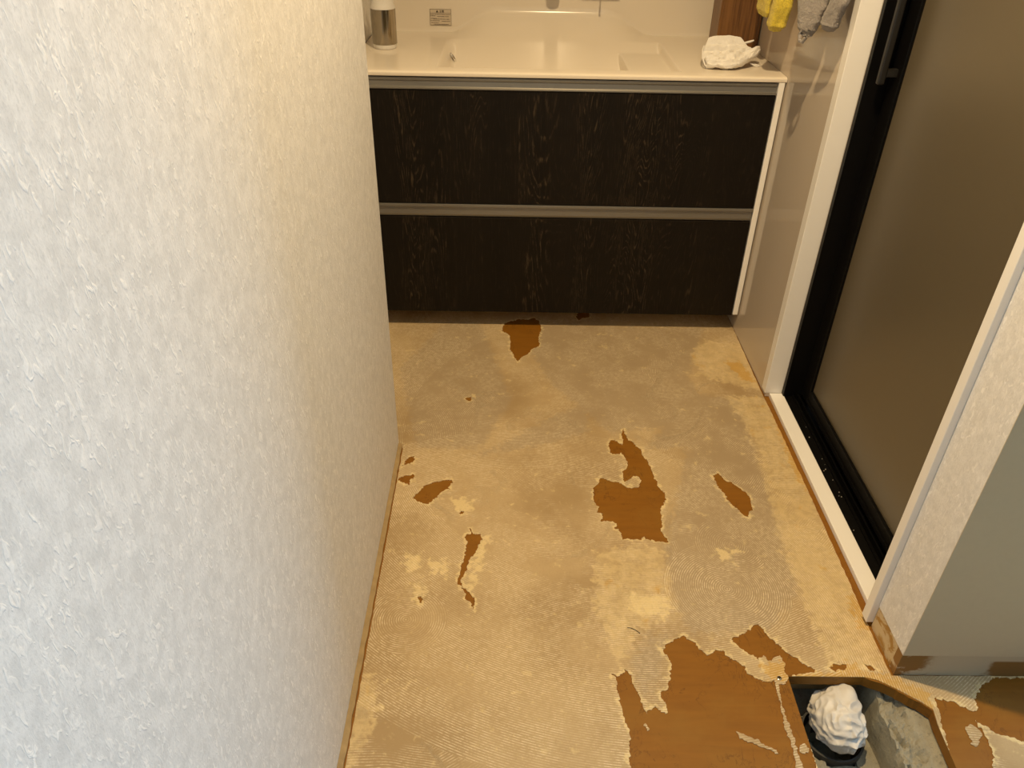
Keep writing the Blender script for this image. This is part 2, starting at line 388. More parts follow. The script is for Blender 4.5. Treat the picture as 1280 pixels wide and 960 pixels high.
# ------------------------------------------------------------------ traced outlines on the floor, metres
BARE = {
    'vanity': [(-0.7698, -0.0134), (-0.7636, 0.0389), (-0.7201, 0.0670), (-0.6831, 0.0681), (-0.6627, 0.0781), (-0.6464, 0.0557), (-0.6416, -0.0034), (-0.6495, -0.0481), (-0.6511, -0.1036), (-0.6738, -0.1222), (-0.6870, -0.1522), (-0.7060, -0.1701), (-0.7199, -0.1968), (-0.7340, -0.1592), (-0.7434, -0.1181), (-0.7422, -0.0632), (-0.7468, -0.0383)],
    'shade': [(-0.5153, 0.1072), (-0.5033, 0.1326), (-0.4720, 0.1364), (-0.4740, 0.0878), (-0.5005, 0.0775), (-0.5150, 0.0635), (-0.5202, 0.0864)],
    'speck': [(-0.8724, -0.3934), (-0.8639, -0.3912), (-0.8517, -0.3810), (-0.8546, -0.4078), (-0.8701, -0.4052)],
    'large': [(-0.4323, -0.5261), (-0.4304, -0.5482), (-0.4244, -0.5734), (-0.4128, -0.5875), (-0.4099, -0.5994), (-0.3946, -0.6172), (-0.3962, -0.6358), (-0.3852, -0.6593), (-0.3804, -0.6857), (-0.3788, -0.7180), (-0.3752, -0.7494), (-0.3686, -0.7739), (-0.3589, -0.7828), (-0.3628, -0.8068), (-0.3789, -0.8391), (-0.3825, -0.8620), (-0.3838, -0.8871), (-0.3904, -0.9117), (-0.3811, -0.9382), (-0.3792, -0.9497), (-0.3982, -0.9490), (-0.4317, -0.9416), (-0.4344, -0.9338), (-0.4415, -0.9434), (-0.4700, -0.9407), (-0.4857, -0.9441), (-0.4853, -0.9240), (-0.4896, -0.9106), (-0.5003, -0.9092), (-0.4914, -0.8916), (-0.4965, -0.8851), (-0.5299, -0.8840), (-0.5204, -0.8755), (-0.5216, -0.8587), (-0.5343, -0.8544), (-0.5300, -0.8331), (-0.5385, -0.8245), (-0.5356, -0.7677), (-0.5209, -0.7521), (-0.5180, -0.7345), (-0.5091, -0.7299), (-0.4955, -0.7404), (-0.4710, -0.7462), (-0.4521, -0.7632), (-0.4404, -0.7691), (-0.4229, -0.7626), (-0.4162, -0.7439), (-0.4179, -0.7251), (-0.4302, -0.7221), (-0.4495, -0.7414), (-0.4591, -0.7447), (-0.4538, -0.7001), (-0.4410, -0.6901), (-0.4364, -0.6703), (-0.4445, -0.6470), (-0.4537, -0.6322), (-0.4566, -0.6391), (-0.4800, -0.6327), (-0.4817, -0.6065), (-0.4756, -0.5816), (-0.4627, -0.5742), (-0.4492, -0.5932), (-0.4416, -0.5972), (-0.4412, -0.5630), (-0.4368, -0.5447)],
    'oblong': [(-0.2266, -0.7164), (-0.2128, -0.7059), (-0.2063, -0.7147), (-0.1992, -0.7305), (-0.1887, -0.7397), (-0.1755, -0.7550), (-0.1564, -0.7791), (-0.1514, -0.8001), (-0.1578, -0.8411), (-0.1688, -0.8481), (-0.1724, -0.8669), (-0.1869, -0.8530), (-0.2036, -0.8216), (-0.2125, -0.8071), (-0.2132, -0.7832), (-0.2230, -0.7621), (-0.2260, -0.7466)],
    'leaf': [(-0.9770, -0.8100), (-0.9677, -0.7955), (-0.9533, -0.7662), (-0.9416, -0.7586), (-0.9076, -0.7468), (-0.8876, -0.7464), (-0.8845, -0.7575), (-0.8959, -0.7725), (-0.8880, -0.7796), (-0.9050, -0.7836), (-0.9181, -0.8054), (-0.9375, -0.8338), (-0.9520, -0.8327), (-0.9674, -0.8239)],
    'wall_b': [(-1.0242, -0.7490), (-1.0208, -0.7399), (-1.0069, -0.7298), (-0.9847, -0.7256), (-0.9813, -0.7346), (-0.9899, -0.7483), (-0.9928, -0.7669), (-1.0060, -0.7598)],
    'wall_a': [(-1.0169, -0.6953), (-1.0125, -0.6795), (-1.0068, -0.6618), (-0.9894, -0.6551), (-0.9881, -0.6671), (-0.9991, -0.6856)],
    'nick': [(-0.8651, -0.8634), (-0.8592, -0.8586), (-0.8532, -0.8544), (-0.8554, -0.8666), (-0.8619, -0.8701)],
    'drip': [(-0.8347, -0.9286), (-0.8321, -0.9125), (-0.8287, -0.9285), (-0.8092, -0.9313), (-0.8063, -0.9502), (-0.8146, -0.9751), (-0.8250, -0.9964), (-0.8330, -1.0173), (-0.8405, -1.0463), (-0.8468, -1.0662), (-0.8471, -1.0856), (-0.8554, -1.0830), (-0.8553, -1.0550), (-0.8501, -1.0292), (-0.8450, -0.9997), (-0.8420, -0.9694), (-0.8421, -0.9477), (-0.8488, -0.9415)],
    'drip_tail': [(-0.8448, -1.0883), (-0.8359, -1.0964), (-0.8271, -1.1017), (-0.8180, -1.1176), (-0.8166, -1.1308), (-0.8187, -1.1516), (-0.8216, -1.1335), (-0.8325, -1.1231), (-0.8372, -1.1126)],
    'dot': [(-0.9361, -1.1166), (-0.9316, -1.1112), (-0.9253, -1.1191), (-0.9264, -1.1297), (-0.9326, -1.1308)],
    'board': [(-0.5474, -1.2959), (-0.5384, -1.3016), (-0.5267, -1.3001), (-0.5215, -1.2890), (-0.5249, -1.2846), (-0.5160, -1.2912), (-0.5093, -1.2999), (-0.5080, -1.3195), (-0.4981, -1.3448), (-0.4985, -1.3614), (-0.4900, -1.3795), (-0.4732, -1.3660), (-0.4632, -1.3732), (-0.4536, -1.3820), (-0.4538, -1.3609), (-0.4597, -1.3394), (-0.4430, -1.3294), (-0.4367, -1.3100), (-0.4261, -1.2745), (-0.4401, -1.2401), (-0.4260, -1.2272), (-0.4036, -1.2135), (-0.3928, -1.2095), (-0.3802, -1.2180), (-0.3700, -1.2275), (-0.3608, -1.2415), (-0.3535, -1.2544), (-0.3331, -1.2421), (-0.3189, -1.2410), (-0.3161, -1.2549), (-0.2984, -1.2639), (-0.2827, -1.2796), (-0.2841, -1.2930), (-0.2590, -1.3081), (-0.2480, -1.2814), (-0.2510, -1.2633), (-0.2673, -1.2497), (-0.2965, -1.2218), (-0.2968, -1.2146), (-0.2668, -1.1997), (-0.2320, -1.1755), (-0.2164, -1.2088), (-0.1889, -1.2465), (-0.1726, -1.2647), (-0.1508, -1.2825), (-0.1552, -1.2902), (-0.1974, -1.2951), (-0.2013, -1.3583), (-0.2099, -1.4880), (-0.2120, -1.5558), (-0.5355, -1.5583), (-0.5327, -1.4838), (-0.5269, -1.4095), (-0.5340, -1.3939), (-0.5353, -1.3740), (-0.5385, -1.3368), (-0.5390, -1.3068)],
    'corner': [(0.0576, -1.3452), (0.0889, -1.3469), (0.0982, -1.3593), (0.1195, -1.3693), (0.1282, -1.3630), (0.1310, -1.3444), (0.1427, -1.3337), (0.1549, -1.3208), (0.1923, -1.2965), (0.3381, -1.2970), (0.4561, -1.2957), (0.3471, -1.4615), (0.2488, -1.4477), (0.1805, -1.4288), (0.1571, -1.4183), (0.1364, -1.4127), (0.1295, -1.4011), (0.1177, -1.3953), (0.1134, -1.3854), (0.1129, -1.4013), (0.1175, -1.4032), (0.1181, -1.4129), (0.1167, -1.4264), (0.1141, -1.4526), (0.0883, -1.4995), (0.0523, -1.5793), (0.0061, -1.5797), (0.0371, -1.4422)],
    'edge_a': [(-0.1218, -1.2777), (-0.1037, -1.2707), (-0.0828, -1.2728), (-0.0880, -1.2818), (-0.1136, -1.2879)],
    'edge_b': [(-0.0476, -1.2678), (-0.0375, -1.2722), (-0.0277, -1.2825), (-0.0421, -1.2844)],
}
ISLANDS = {
    'blob': [(-0.2524, -1.2611), (-0.2407, -1.2540), (-0.2352, -1.2632), (-0.2280, -1.2654), (-0.2215, -1.2561), (-0.2089, -1.2537), (-0.2036, -1.2696), (-0.2115, -1.2899), (-0.2050, -1.3009), (-0.2197, -1.3185), (-0.2312, -1.3186), (-0.2359, -1.3078), (-0.2519, -1.3102), (-0.2615, -1.3103), (-0.2506, -1.2837)],
    'strip': [(-0.2358, -1.3143), (-0.2294, -1.3121), (-0.2351, -1.3586), (-0.2343, -1.4066), (-0.2337, -1.4811), (-0.2365, -1.5228), (-0.2450, -1.5229), (-0.2446, -1.4883), (-0.2425, -1.4522), (-0.2418, -1.3950), (-0.2388, -1.3586)],
    'dot': [(-0.2273, -1.4409), (-0.2180, -1.4360), (-0.2117, -1.4445), (-0.2130, -1.4519), (-0.2241, -1.4557), (-0.2295, -1.4502)],
    'chip': [(-0.5004, -1.4015), (-0.4947, -1.3994), (-0.4898, -1.4111), (-0.4949, -1.4138)],
    'streak': [(-0.3324, -1.4142), (-0.3259, -1.4172), (-0.2992, -1.4322), (-0.2843, -1.4433), (-0.2686, -1.4506), (-0.2706, -1.4554), (-0.2853, -1.4471), (-0.3047, -1.4398), (-0.3207, -1.4324), (-0.3314, -1.4249)],
    'Hblob': [(0.0900, -1.3995), (0.0993, -1.3955), (0.1110, -1.4052), (0.1116, -1.4149), (0.1003, -1.4303), (0.0866, -1.4399), (0.0821, -1.4343), (0.0877, -1.4266), (0.0852, -1.4132)],
}
HATCH = [(-0.2063, -1.2987), (-0.0592, -1.2988), (-0.0353, -1.3091), (-0.0083, -1.3260), (0.0260, -1.3526), (0.0428, -1.3688), (0.0394, -1.3961), (0.0355, -1.4788), (0.0293, -1.5858), (-0.2091, -1.5876)]
GLUE = [
    [(-0.114, -0.052), (0.024, -0.073), (0.026, -0.258), (0.013, -0.334), (-0.071, -0.311), (-0.157, -0.263), (-0.179, -0.150)],
    [(-0.119, -0.366), (0.019, -0.371), (0.001, -0.699), (0.009, -1.154), (-0.007, -1.284), (-0.115, -1.280), (-0.116, -1.081), (-0.119, -1.001), (-0.112, -0.847), (-0.088, -0.604), (-0.094, -0.499)],
    [(-0.548, -0.983), (-0.445, -0.957), (-0.394, -0.981), (-0.403, -1.138), (-0.478, -1.200), (-0.528, -1.276), (-0.545, -1.220), (-0.567, -1.141)],
    [(-1.032, -1.299), (-0.996, -1.316), (-0.982, -1.383), (-0.999, -1.444), (-1.013, -1.488), (-1.029, -1.488)],
]
GREY = [
    [(-0.842, -0.652), (-0.695, -0.616), (-0.531, -0.544), (-0.520, -0.415), (-0.626, -0.474), (-0.780, -0.618)],
    [(-0.394, -0.981), (-0.270, -0.608), (-0.141, -0.605), (-0.090, -0.732), (-0.119, -1.001), (-0.116, -1.081), (-0.217, -1.197), (-0.381, -1.199), (-0.396, -1.096)],
    [(-0.377, -0.610), (-0.221, -0.348), (-0.077, -0.385), (-0.088, -0.604), (-0.099, -0.762), (-0.192, -0.734), (-0.270, -0.608)],
    [(-0.462, -1.200), (-0.423, -1.209), (-0.460, -1.310), (-0.498, -1.345), (-0.504, -1.275)],
    [(-1.077, -0.242), (-0.951, 0.053), (-0.843, 0.030), (-0.737, -0.400), (-0.822, -0.619), (-0.990, -0.622)],
    [(-0.737, 0.033), (-0.098, 0.025), (-0.205, -0.264), (-0.161, -0.501), (-0.476, -0.543), (-0.619, -0.316)],
]
PALE = [
    [(-0.884, -0.810), (-0.835, -0.818), (-0.837, -0.860), (-0.871, -0.860)],
    [(-0.973, -1.002), (-0.944, -0.994), (-0.939, -1.041), (-0.969, -1.041)],
    [(-0.920, -1.017), (-0.889, -1.012), (-0.884, -1.054), (-0.912, -1.054)],
    [(-0.952, -1.082), (-0.927, -1.081), (-0.929, -1.145), (-0.942, -1.129)],
    [(-0.811, -0.938), (-0.789, -0.937), (-0.811, -1.057), (-0.823, -1.102), (-0.828, -1.058)],
    [(-0.491, -1.108), (-0.415, -1.107), (-0.415, -1.159), (-0.456, -1.156), (-0.488, -1.150)],
    [(-0.264, -0.967), (-0.221, -0.978), (-0.254, -1.003), (-0.279, -0.991)],
]
AMBER = [
    [(0.010, -0.363), (0.029, -0.362), (0.007, -0.699), (-0.003, -0.775), (-0.019, -0.730), (-0.009, -0.551)],
    [(-0.021, -1.095), (0.001, -1.101), (0.004, -1.184), (-0.023, -1.194), (-0.028, -1.154)],
    [(-0.197, -1.295), (-0.085, -1.285), (-0.007, -1.291), (0.050, -1.332), (0.046, -1.369), (-0.008, -1.326), (-0.048, -1.309), (-0.186, -1.307)],
    [(-0.078, -0.180), (-0.027, -0.179), (-0.007, -0.293), (-0.041, -0.285)],
    [(-0.113, -1.274), (-0.063, -1.267), (-0.064, -1.292), (-0.111, -1.292)],
    [(-0.253, -1.272), (-0.196, -1.263), (-0.201, -1.307), (-0.247, -1.308)],
]

def ss(a, b, x):
    k = min(1, max(0, (x - a) / (b - a))); return k * k * (3 - 2 * k)

# ------------------------------------------------------------------ room shell
WL, YE, YD, YN, YW, YB, CE = -1.0372, -0.605, -0.3635, -1.178, -1.293, 0.556, 2.40
structure(MB().box(WL - 0.15, WL, -6.5, YE, -0.0015, CE).build('wall_left', M['paper']), 'pearly flecked wallpaper wall with a sharp outer corner beside the vanity', 'wall')
structure(MB().box(-1.33, -1.203, YE, YB, -0.0015, CE).build('wall_alcove', M['paper']), 'wallpapered alcove wall at the end of the vanity', 'wall')
structure(MB().box(-1.33, 0.30, YB, YB + 0.1, -0.0015, CE).build('wall_back', M['panel']), 'beige wall panel behind the vanity', 'wall')
structure(MB().box(0.0, 0.08, YD, YB, 0.0, CE).build('wall_right', M['panel']), 'glossy beige panel wall between vanity and bathroom door', 'wall')
structure(MB().box(0.0, 0.20, YN, YD, 2.02, CE).build('wall_over_door', M['paper']), 'wallpapered wall above the bathroom door', 'wall')
pier = MB()
W0, W1, Z0, Z1 = 0.90, 2.00, 0.45, 1.65
pier.box(0.0, W0, YW, YN, 0.060, CE); pier.box(W1, 2.6, YW, YN, 0.060, CE)
pier.box(W0, W1, YW, YN, 0.060, Z0); pier.box(W0, W1, YW, YN, Z1, CE)
pier = structure(pier.build('wall_front', M['paper']), 'wallpapered wall end beside the floor hatch, its face in shade', 'wall')
# band left bare by the removed skirting board
MB().box(0.001, 0.10, YW + 0.001, YN, -0.0015, 0.060).build('skirting_scar', M['glueband'], pier)
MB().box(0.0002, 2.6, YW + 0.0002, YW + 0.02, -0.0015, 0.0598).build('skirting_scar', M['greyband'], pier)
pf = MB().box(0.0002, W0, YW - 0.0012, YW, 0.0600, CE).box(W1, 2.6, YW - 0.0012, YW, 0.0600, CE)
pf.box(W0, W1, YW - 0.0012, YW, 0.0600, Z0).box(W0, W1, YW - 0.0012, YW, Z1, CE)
pf.build('wall_shade_sheet', M['paper_shaded'], pier)  # thin sheet carrying the shaded wallpaper colour
structure(MB().box(-1.33, 2.7, -6.6, -6.5, -0.0015, CE).build('wall_hall', M['hall_dark']), 'unseen wall across the hall, set far back and darkened to curb daylight bounce', 'wall')
structure(MB().box(2.6, 2.7, -6.5, YN, -0.0015, CE).build('wall_end', M['hall_dark']), 'unseen wall at the end of the hall, darkened to curb daylight bounce', 'wall')
win = structure(empty('window_1'), 'white framed hall window letting in daylight', 'window')
fr = MB()
for x in (W0, (W0 + W1) / 2 - 0.02, W1 - 0.04): fr.box(x, x + 0.04, YW + 0.03, YW + 0.07, Z0, Z1)
for z in (Z0, Z1 - 0.04): fr.box(W0 + 0.04, W1 - 0.04, YW + 0.03, YW + 0.07, z, z + 0.04)
fr.build('window_frame', M['white'], win)
for a, b in ((W0 + 0.04, (W0 + W1) / 2 - 0.02), ((W0 + W1) / 2 + 0.02, W1 - 0.04)):
    MB().box(a, b, YW + 0.048, YW + 0.052, Z0 + 0.04, Z1 - 0.04).build('pane', M['glass'], win)
structure(MB().box(-1.33, 2.7, -6.6, YB + 0.1, CE, CE + 0.08).build('ceiling', M['ceil']), 'plain off-white ceiling', 'ceiling')

# bathroom beyond the glass door
bath = MB()
bath.box(0.20, 1.5, YD + 0.02, YD + 0.08, -0.0015, CE); bath.box(1.5, 1.56, YN, YD + 0.02, -0.0015, CE)
structure(bath.build('wall_bathroom', M['panel']), 'bathroom wall behind the frosted door', 'wall')

# ------------------------------------------------------------------ floor
def rag(poly, step=0.008, amp=0.0016, seed=0):
    """subdivide a traced outline and roughen it the way felt tears"""
    out = []
    n = len(poly)
    for i in range(n):
        a, b = Vector(poly[i]), Vector(poly[(i + 1) % n])
        k = max(1, int((b - a).length / step))
        for j in range(k):
            q = a.lerp(b, j / k)
            v = noise.noise_vector(Vector((q.x * 160 + seed, q.y * 160, seed * 1.7)))
            w2 = noise.noise_vector(Vector((q.x * 480 + seed, q.y * 480, 3.1)))
            w3 = noise.noise_vector(Vector((q.x * 60 + seed, q.y * 60, 8.3)))
            out.append(tuple(q[c] + amp * (v[c] + 0.9 * w2[c] + 0.8 * w3[c]) for c in (0, 1)))
    return out
def inside(P, poly):
    x, y = P[:, 0], P[:, 1]; r = np.zeros(len(P), bool); n = len(poly)
    for i in range(n):
        x0, y0 = poly[i]; x1, y1 = poly[(i + 1) % n]
        if y0 == y1: continue
        c = ((y0 > y) != (y1 > y)) & (x < (x1 - x0) * (y - y0) / (y1 - y0) + x0)
        r ^= c
    return r
def dist_to(P, poly):
    d = np.full(len(P), 1e9); n = len(poly)
    for i in range(n):
        a = np.array(poly[i]); b = np.array(poly[(i + 1) % n]); ab = b - a
        t_ = np.clip(((P - a) @ ab) / max(ab @ ab, 1e-12), 0, 1)
        d = np.minimum(d, np.hypot(*(P - a - t_[:, None] * ab).T))
    return d
def cdt(loops, grid_pts, keep):
    vs, es = [], []
    for L in loops:
        b = len(vs); vs += [Vector(p) for p in L]
        es += [(b + i, b + (i + 1) % len(L)) for i in range(len(L))]
    vs += [Vector(p) for p in grid_pts]
    V, E, F, *_ = delaunay_2d_cdt(vs, es, [], 0, 1e-6)
    V = np.array([(v.x, v.y) for v in V]); F = np.array([f for f in F if len(f) == 3])
    C = V[F].mean(axis=1)
    return V, F[keep(C)]
def plate(V, F, z1, z0, bottom=True):
    """triangles at z1 with the torn rim going down to z0"""
    used = np.unique(F); m = -np.ones(len(V), int); m[used] = np.arange(len(used))
    V = V[used]; F = m[F]
    a = V[F[:, 1]] - V[F[:, 0]]; b = V[F[:, 2]] - V[F[:, 0]]
    flip = (a[:, 0] * b[:, 1] - a[:, 1] * b[:, 0]) < 0
    F[flip] = F[flip][:, ::-1]
    n = len(V)
    verts = [(x, y, z1) for x, y in V] + [(x, y, z0) for x, y in V]
    faces = [tuple(int(i) for i in f) for f in F]
    cnt = {}
    for f in faces:
        for i in range(3): cnt[(f[i], f[(i + 1) % 3])] = 1
    rim = [(i, j) for (i, j) in cnt if (j, i) not in cnt]
    faces += [(j, i, n + i, n + j) for i, j in rim]
    if bottom: faces += [(n + f[2], n + f[1], n + f[0]) for f in faces[:len(F)]]
    return verts, faces

PLY_TOP, PLY_BOT = -0.0015, -0.0255
hatch = rag(HATCH[:2], 0.02, 0.0003, 4)[:0] + [HATCH[0], HATCH[1]] + rag([HATCH[1], HATCH[2], HATCH[3], HATCH[4], HATCH[5]], 0.006, 0.0022, 4)[1:-22] + [HATCH[5], HATCH[6], HATCH[7], HATCH[8], HATCH[9]]
outer_ply = [(-1.33, -6.5), (2.6, -6.5), (2.6, YB), (-1.33, YB)]
V, F = cdt([outer_ply, hatch], [], lambda C: inside(C, outer_ply) & ~inside(C, hatch))
vv, ff = plate(V, F, PLY_TOP, PLY_BOT)
floor = structure(MB().add(vv, ff).build('floor', M['ply'], weld=False), 'orange-brown plywood subfloor under torn beige flooring residue', 'floor')

outer = [(WL + 0.013, -2.7), (WL + 0.013, YE - 0.02), (WL + 0.004, YE), (-1.20, YE + 0.002), (-1.20, YB), (-0.001, YB), (-0.001, 0.0), (-0.002, -0.15), (-0.004, YD),
         (-0.002, -0.45), (-0.001, -0.80), (-0.003, -1.10), (-0.006, YN), (-0.005, YW - 0.002), (0.3, YW - 0.001), (1.4, YW - 0.001), (1.4, -2.7)]
outer = rag(outer, 0.01, 0.0012, 9)
bare = {k: rag(v, 0.0028, 0.0034, i) for i, (k, v) in enumerate(BARE.items())}
isl = {k: rag(v, 0.003, 0.0028, 20 + i) for i, (k, v) in enumerate(ISLANDS.items())}
hole_in_residue = [HATCH[0], HATCH[1], (HATCH[2][0], HATCH[2][1] + .004)] + [(x + .002, y + .002) for x, y in HATCH[3:6]] + HATCH[6:]
gx, gy = np.meshgrid(np.arange(-1.2, 0.5, 0.009), np.arange(-1.75, YB, 0.009))
G = np.stack([gx.ravel(), gy.ravel()], 1) + np.random.RandomState(3).uniform(-0.002, 0.002, (gx.size, 2))
def keep_res(C):
    k = inside(C, outer)
    for p in bare.values(): k &= ~inside(C, p)
    for p in isl.values(): k |= inside(C, p)
    k &= ~inside(C, hole_in_residue)
    return k
V, F = cdt([outer, hole_in_residue] + list(bare.values()) + list(isl.values()), [tuple(p) for p in G], keep_res)
vv, ff = plate(V, F, 0.0, PLY_TOP, False)
res = MB().add(vv, ff).build('backing_residue', M['residue'], floor, weld=False)
res['label'] = 'torn beige felt backing with combed glue lines'
P = np.array([v.co[:2] for v in res.data.vertices])
def tone(polys, soft):
    r = np.zeros(len(P))
    for p in polys:
        d = dist_to(P, p); s_ = np.where(inside(P, p), d, -d)
        r = np.maximum(r, np.clip(0.5 + s_ / (2 * soft), 0, 1))
    return r
T = np.ones((len(P), 4), np.float32)
T[:, 0] = tone(GLUE, 0.035); T[:, 1] = tone(GREY, 0.03); T[:, 2] = tone(PALE, 0.018); T[:, 3] = tone(AMBER, 0.014)
# a pale torn lip around every bare patch
lip = np.zeros(len(P))
for p in bare.values(): lip = np.maximum(lip, np.clip(1 - dist_to(P, p) / 0.012, 0, 1))
T[:, 2] = np.maximum(T[:, 2], lip * 0.62)
ca = res.data.color_attributes.new('tone', 'FLOAT_COLOR', 'POINT')
ca.data.foreach_set('color', T.ravel())
# screw in the hatch corner
sc = MB().lathe([(0.0001, 0.0012), (0.0028, 0.0012), (0.0046, 0.0004), (0.005, -0.001)], -0.2245, -1.3035, 20)
scr = sc.build('screw', M['steel'], floor)
MB().box(-0.2273, -0.2217, -1.3042, -1.3028, 0.0012, 0.0014).box(-0.2252, -0.2238, -1.3063, -1.3007, 0.0012, 0.0014).build('slot', M['gap'], scr)
# bare wood strip along the left wall where the skirting stood
st = MB()
pts = []
yy = -2.7
L, R = [], []
while yy < YE + 0.001:
    n1 = noise.noise(Vector((3.3, yy * 40, 0))); n2 = noise.noise(Vector((9.1, yy * 13, 0)))
    L.append((WL + 0.0002, yy, 0.007 + 0.003 * n2)); R.append((WL + 0.010 + 0.0022 * n1, yy, 0.003 + 0.0012 * n2)); yy += 0.01
rows = [[(x, y, PLY_TOP) for x, y, z in R], R, L, [(x, y, PLY_TOP) for x, y, z in L]]
st.grid(rows, smooth=False)
structure(st.build('trim_1', M['rawwood']), 'ragged strip of bare brown wood at the foot of the wallpaper', 'trim')

# ------------------------------------------------------------------ under the hatch
def rough_block(xs, ys, f, z0, amp, sc_):
    m = MB(); rows = []
    for y in ys:
        rows.append([(x + 0.3 * amp * noise.noise(Vector((x * sc_, y * sc_, 5))), y, f(x, y) + amp * (noise.noise(Vector((x * sc_, y * sc_, 0))) + 0.5 * noise.noise(Vector((x * sc_ * 3, y * sc_ * 3, 2))))) for x in xs])
    rows = [[(x, y, z0) for x, y, _ in rows[0]]] + rows + [[(x, y, z0) for x, y, _ in rows[-1]]]
    rows = [[(r[0][0], r[0][1], z0)] + r + [(r[-1][0], r[-1][1], z0)] for r in rows]
    return m.grid(rows, smooth=False)
xs = np.arange(-0.42, 0.30, 0.010); ys = np.arange(-1.85, -1.05, 0.010)
def ground_h(x, y):
    d = math.hypot(x + 0.112, y + 1.352)
    return -0.118 - 0.10 * (1 if d < 0.055 else 0)
g = rough_block(xs, ys, ground_h, -0.30, 0.007, 30).build('ground_under_floor', M['concrete'])
structure(g, 'rough grey concrete ground seen through the floor hatch', 'ground')
# drain stub that the bag is stuffed into
dp = MB(); n = 48
rows = []
for r, z in ((0.055, -0.20), (0.055, -0.104), (0.059, -0.104), (0.059, -0.20)):
    rows.append([(-0.112 + r * math.cos(2 * math.pi * k / n), -1.352 + r * math.sin(2 * math.pi * k / n), z) for k in range(n)])
dp.grid(rows, closed=True)
tag(dp.build('drain_pipe', M['pvc']), 'dark round drain pipe mouth below the floor hatch', 'pipe')
# concrete footing on the door side
xs2 = np.arange(0.0, 0.20, 0.004); ys2 = np.arange(-1.80, -1.20, 0.005)
mb = MB(); rows = []
for y in ys2:
    sh = -0.032 + 0.006 * noise.noise(Vector((y * 30, 1, 1)))
    row = []
    for x in xs2:
        crumb = 1 - ss(0.030, 0.048, x + 0.010 * noise.noise(Vector((y * 40, 3, 3))))      # broken inner half, trowelled outer half
        z = -0.042 + 0.012 * (1 - crumb) + crumb * (0.007 * noise.noise(Vector((x * 70, y * 45, 0))) + 0.005 * noise.noise(Vector((x * 190, y * 150, 2))))
        z += 0.0010 * noise.noise(Vector((x * 120, y * 120, 6)))
        if crumb > 0.5 and noise.noise(Vector((x * 60, y * 22 + x * 30, 7))) > 0.30: z -= 0.009
        row.append((x + sh, y, z))
    row = [(row[0][0] - 0.010, y, -0.16), (row[0][0] - 0.005, y, -0.082), (row[0][0] - 0.002, y, -0.060)] + row
    rows.append(row)
rows = [[(x, y, -0.17) for x, y, _ in rows[0]]] + rows + [[(x, y, -0.17) for x, y, _ in rows[-1]]]
mb.grid(rows, smooth=False)
tag(mb.build('concrete_footing', M['concrete']), 'crumbling grey concrete footing inside the floor hatch', 'footing')
# floor joist seen in the dark
tag(MB().box(-0.40, 0.10, -1.262, -1.222, -0.0945, -0.0262).build('floor_joist', M['rawwood'], bevel=0.002), 'timber joist in the dark under the floor hatch edge', 'joist')
# crumpled bag
def bag():
    nu, nv = 140, 100; rows = []
    C = Vector((-0.112, -1.352, -0.062))
    top = Vector((0.45, 0.62, 0.64)).normalized()
    for i in range(nv + 1):
        th = math.pi * i / nv; row = []
        for j in range(nu):
            ph = 2 * math.pi * j / nu
            d = Vector((math.sin(th) * math.cos(ph), math.sin(th) * math.sin(ph), math.cos(th)))
            q = d + 0.22 * Vector(noise.noise_vector(d * 1.5 + Vector((0, 4, 1))))
            # stacked swags running across the bag, broken by a few creases
            s_ = 0.75 * q.y + 0.70 * q.z + 0.35 * noise.noise(d * 1.3 + Vector((7, 0, 0))) + 0.18 * q.x
            w1 = 1 - 2 * abs((s_ * 2.35) % 1 - 0.5) ** 0.8
            brk = 0.35 + 0.65 * ss(-0.25, 0.25, noise.noise(Vector((q.x * 2.0 + 2, q.y * 1.2, q.z * 1.2))))
            w2 = 1 - abs(noise.noise(Vector((q.x * 2.6, q.y * 3.0, q.z * 3.0)) + Vector((3, 1, 2)))) * 2.2
            w3 = noise.noise(q * 8)
            r = 0.0470 + 0.0062 * w1 * brk + 0.0034 * w2 + 0.0007 * w3
            r += 0.016 * max(0, d.dot(top)) ** 8
            r -= 0.020 * max(0, d.dot(Vector((0.92, 0.25, 0.30)).normalized())) ** 22
            row.append(C + Vector((d.x * r * 0.98, d.y * r * 1.22, d.z * r * 0.95)))
        rows.append(row)
    m = MB().grid(rows, closed=True)
    return m.build('plastic_bag', M['bag'])
tag(bag(), 'crumpled white plastic bag stuffed into the drain below the floor hatch', 'bag')

# ------------------------------------------------------------------ vanity cabinet
van = tag(empty('vanity_cabinet'), 'wall-hung vanity cabinet with two dark oak drawers and aluminium grips', 'cabinet')
MB().box(-1.199, -0.0215, 0.021, 0.545, 0.068, 0.660).build('body', M['white'], van)
MB().box(-0.0205, -0.0045, 0.0, 0.545, 0.066, 0.789).build('side_panel', M['white'], van, bevel=0.0012)
MB().box(-1.201, -1.1995, 0.0, 0.545, 0.066, 0.789).build('side_panel', M['white'], van)
d1 = MB().box(-1.198, -0.0235, 0.0, 0.020, 0.4300, 0.7560).build('drawer', M['darkwood'], van, bevel=0.0008)
d2 = MB().box(-1.198, -0.0235, 0.0, 0.020, 0.0640, 0.3865).build('drawer', M['darkwood'], van, bevel=0.0008)
MB().extrude([(0.024, 0.7866), (0.0045, 0.7866), (0.0045, 0.7790), (0.0075, 0.7770), (0.0055, 0.7625), (-0.0035, 0.7612), (-0.0035, 0.7575), (0.024, 0.7575)], 0, -1.198, -0.0235).build('handle', M['alu'], d1, bevel=0.0006)
MB().extrude([(0.024, 0.4285), (-0.0030, 0.4285), (-0.0035, 0.4205), (0.0040, 0.4180), (0.0025, 0.3955), (0.0045, 0.3885), (0.024, 0.3880)], 0, -1.198, -0.0235).build('handle', M['alu'], d2, bevel=0.0006)
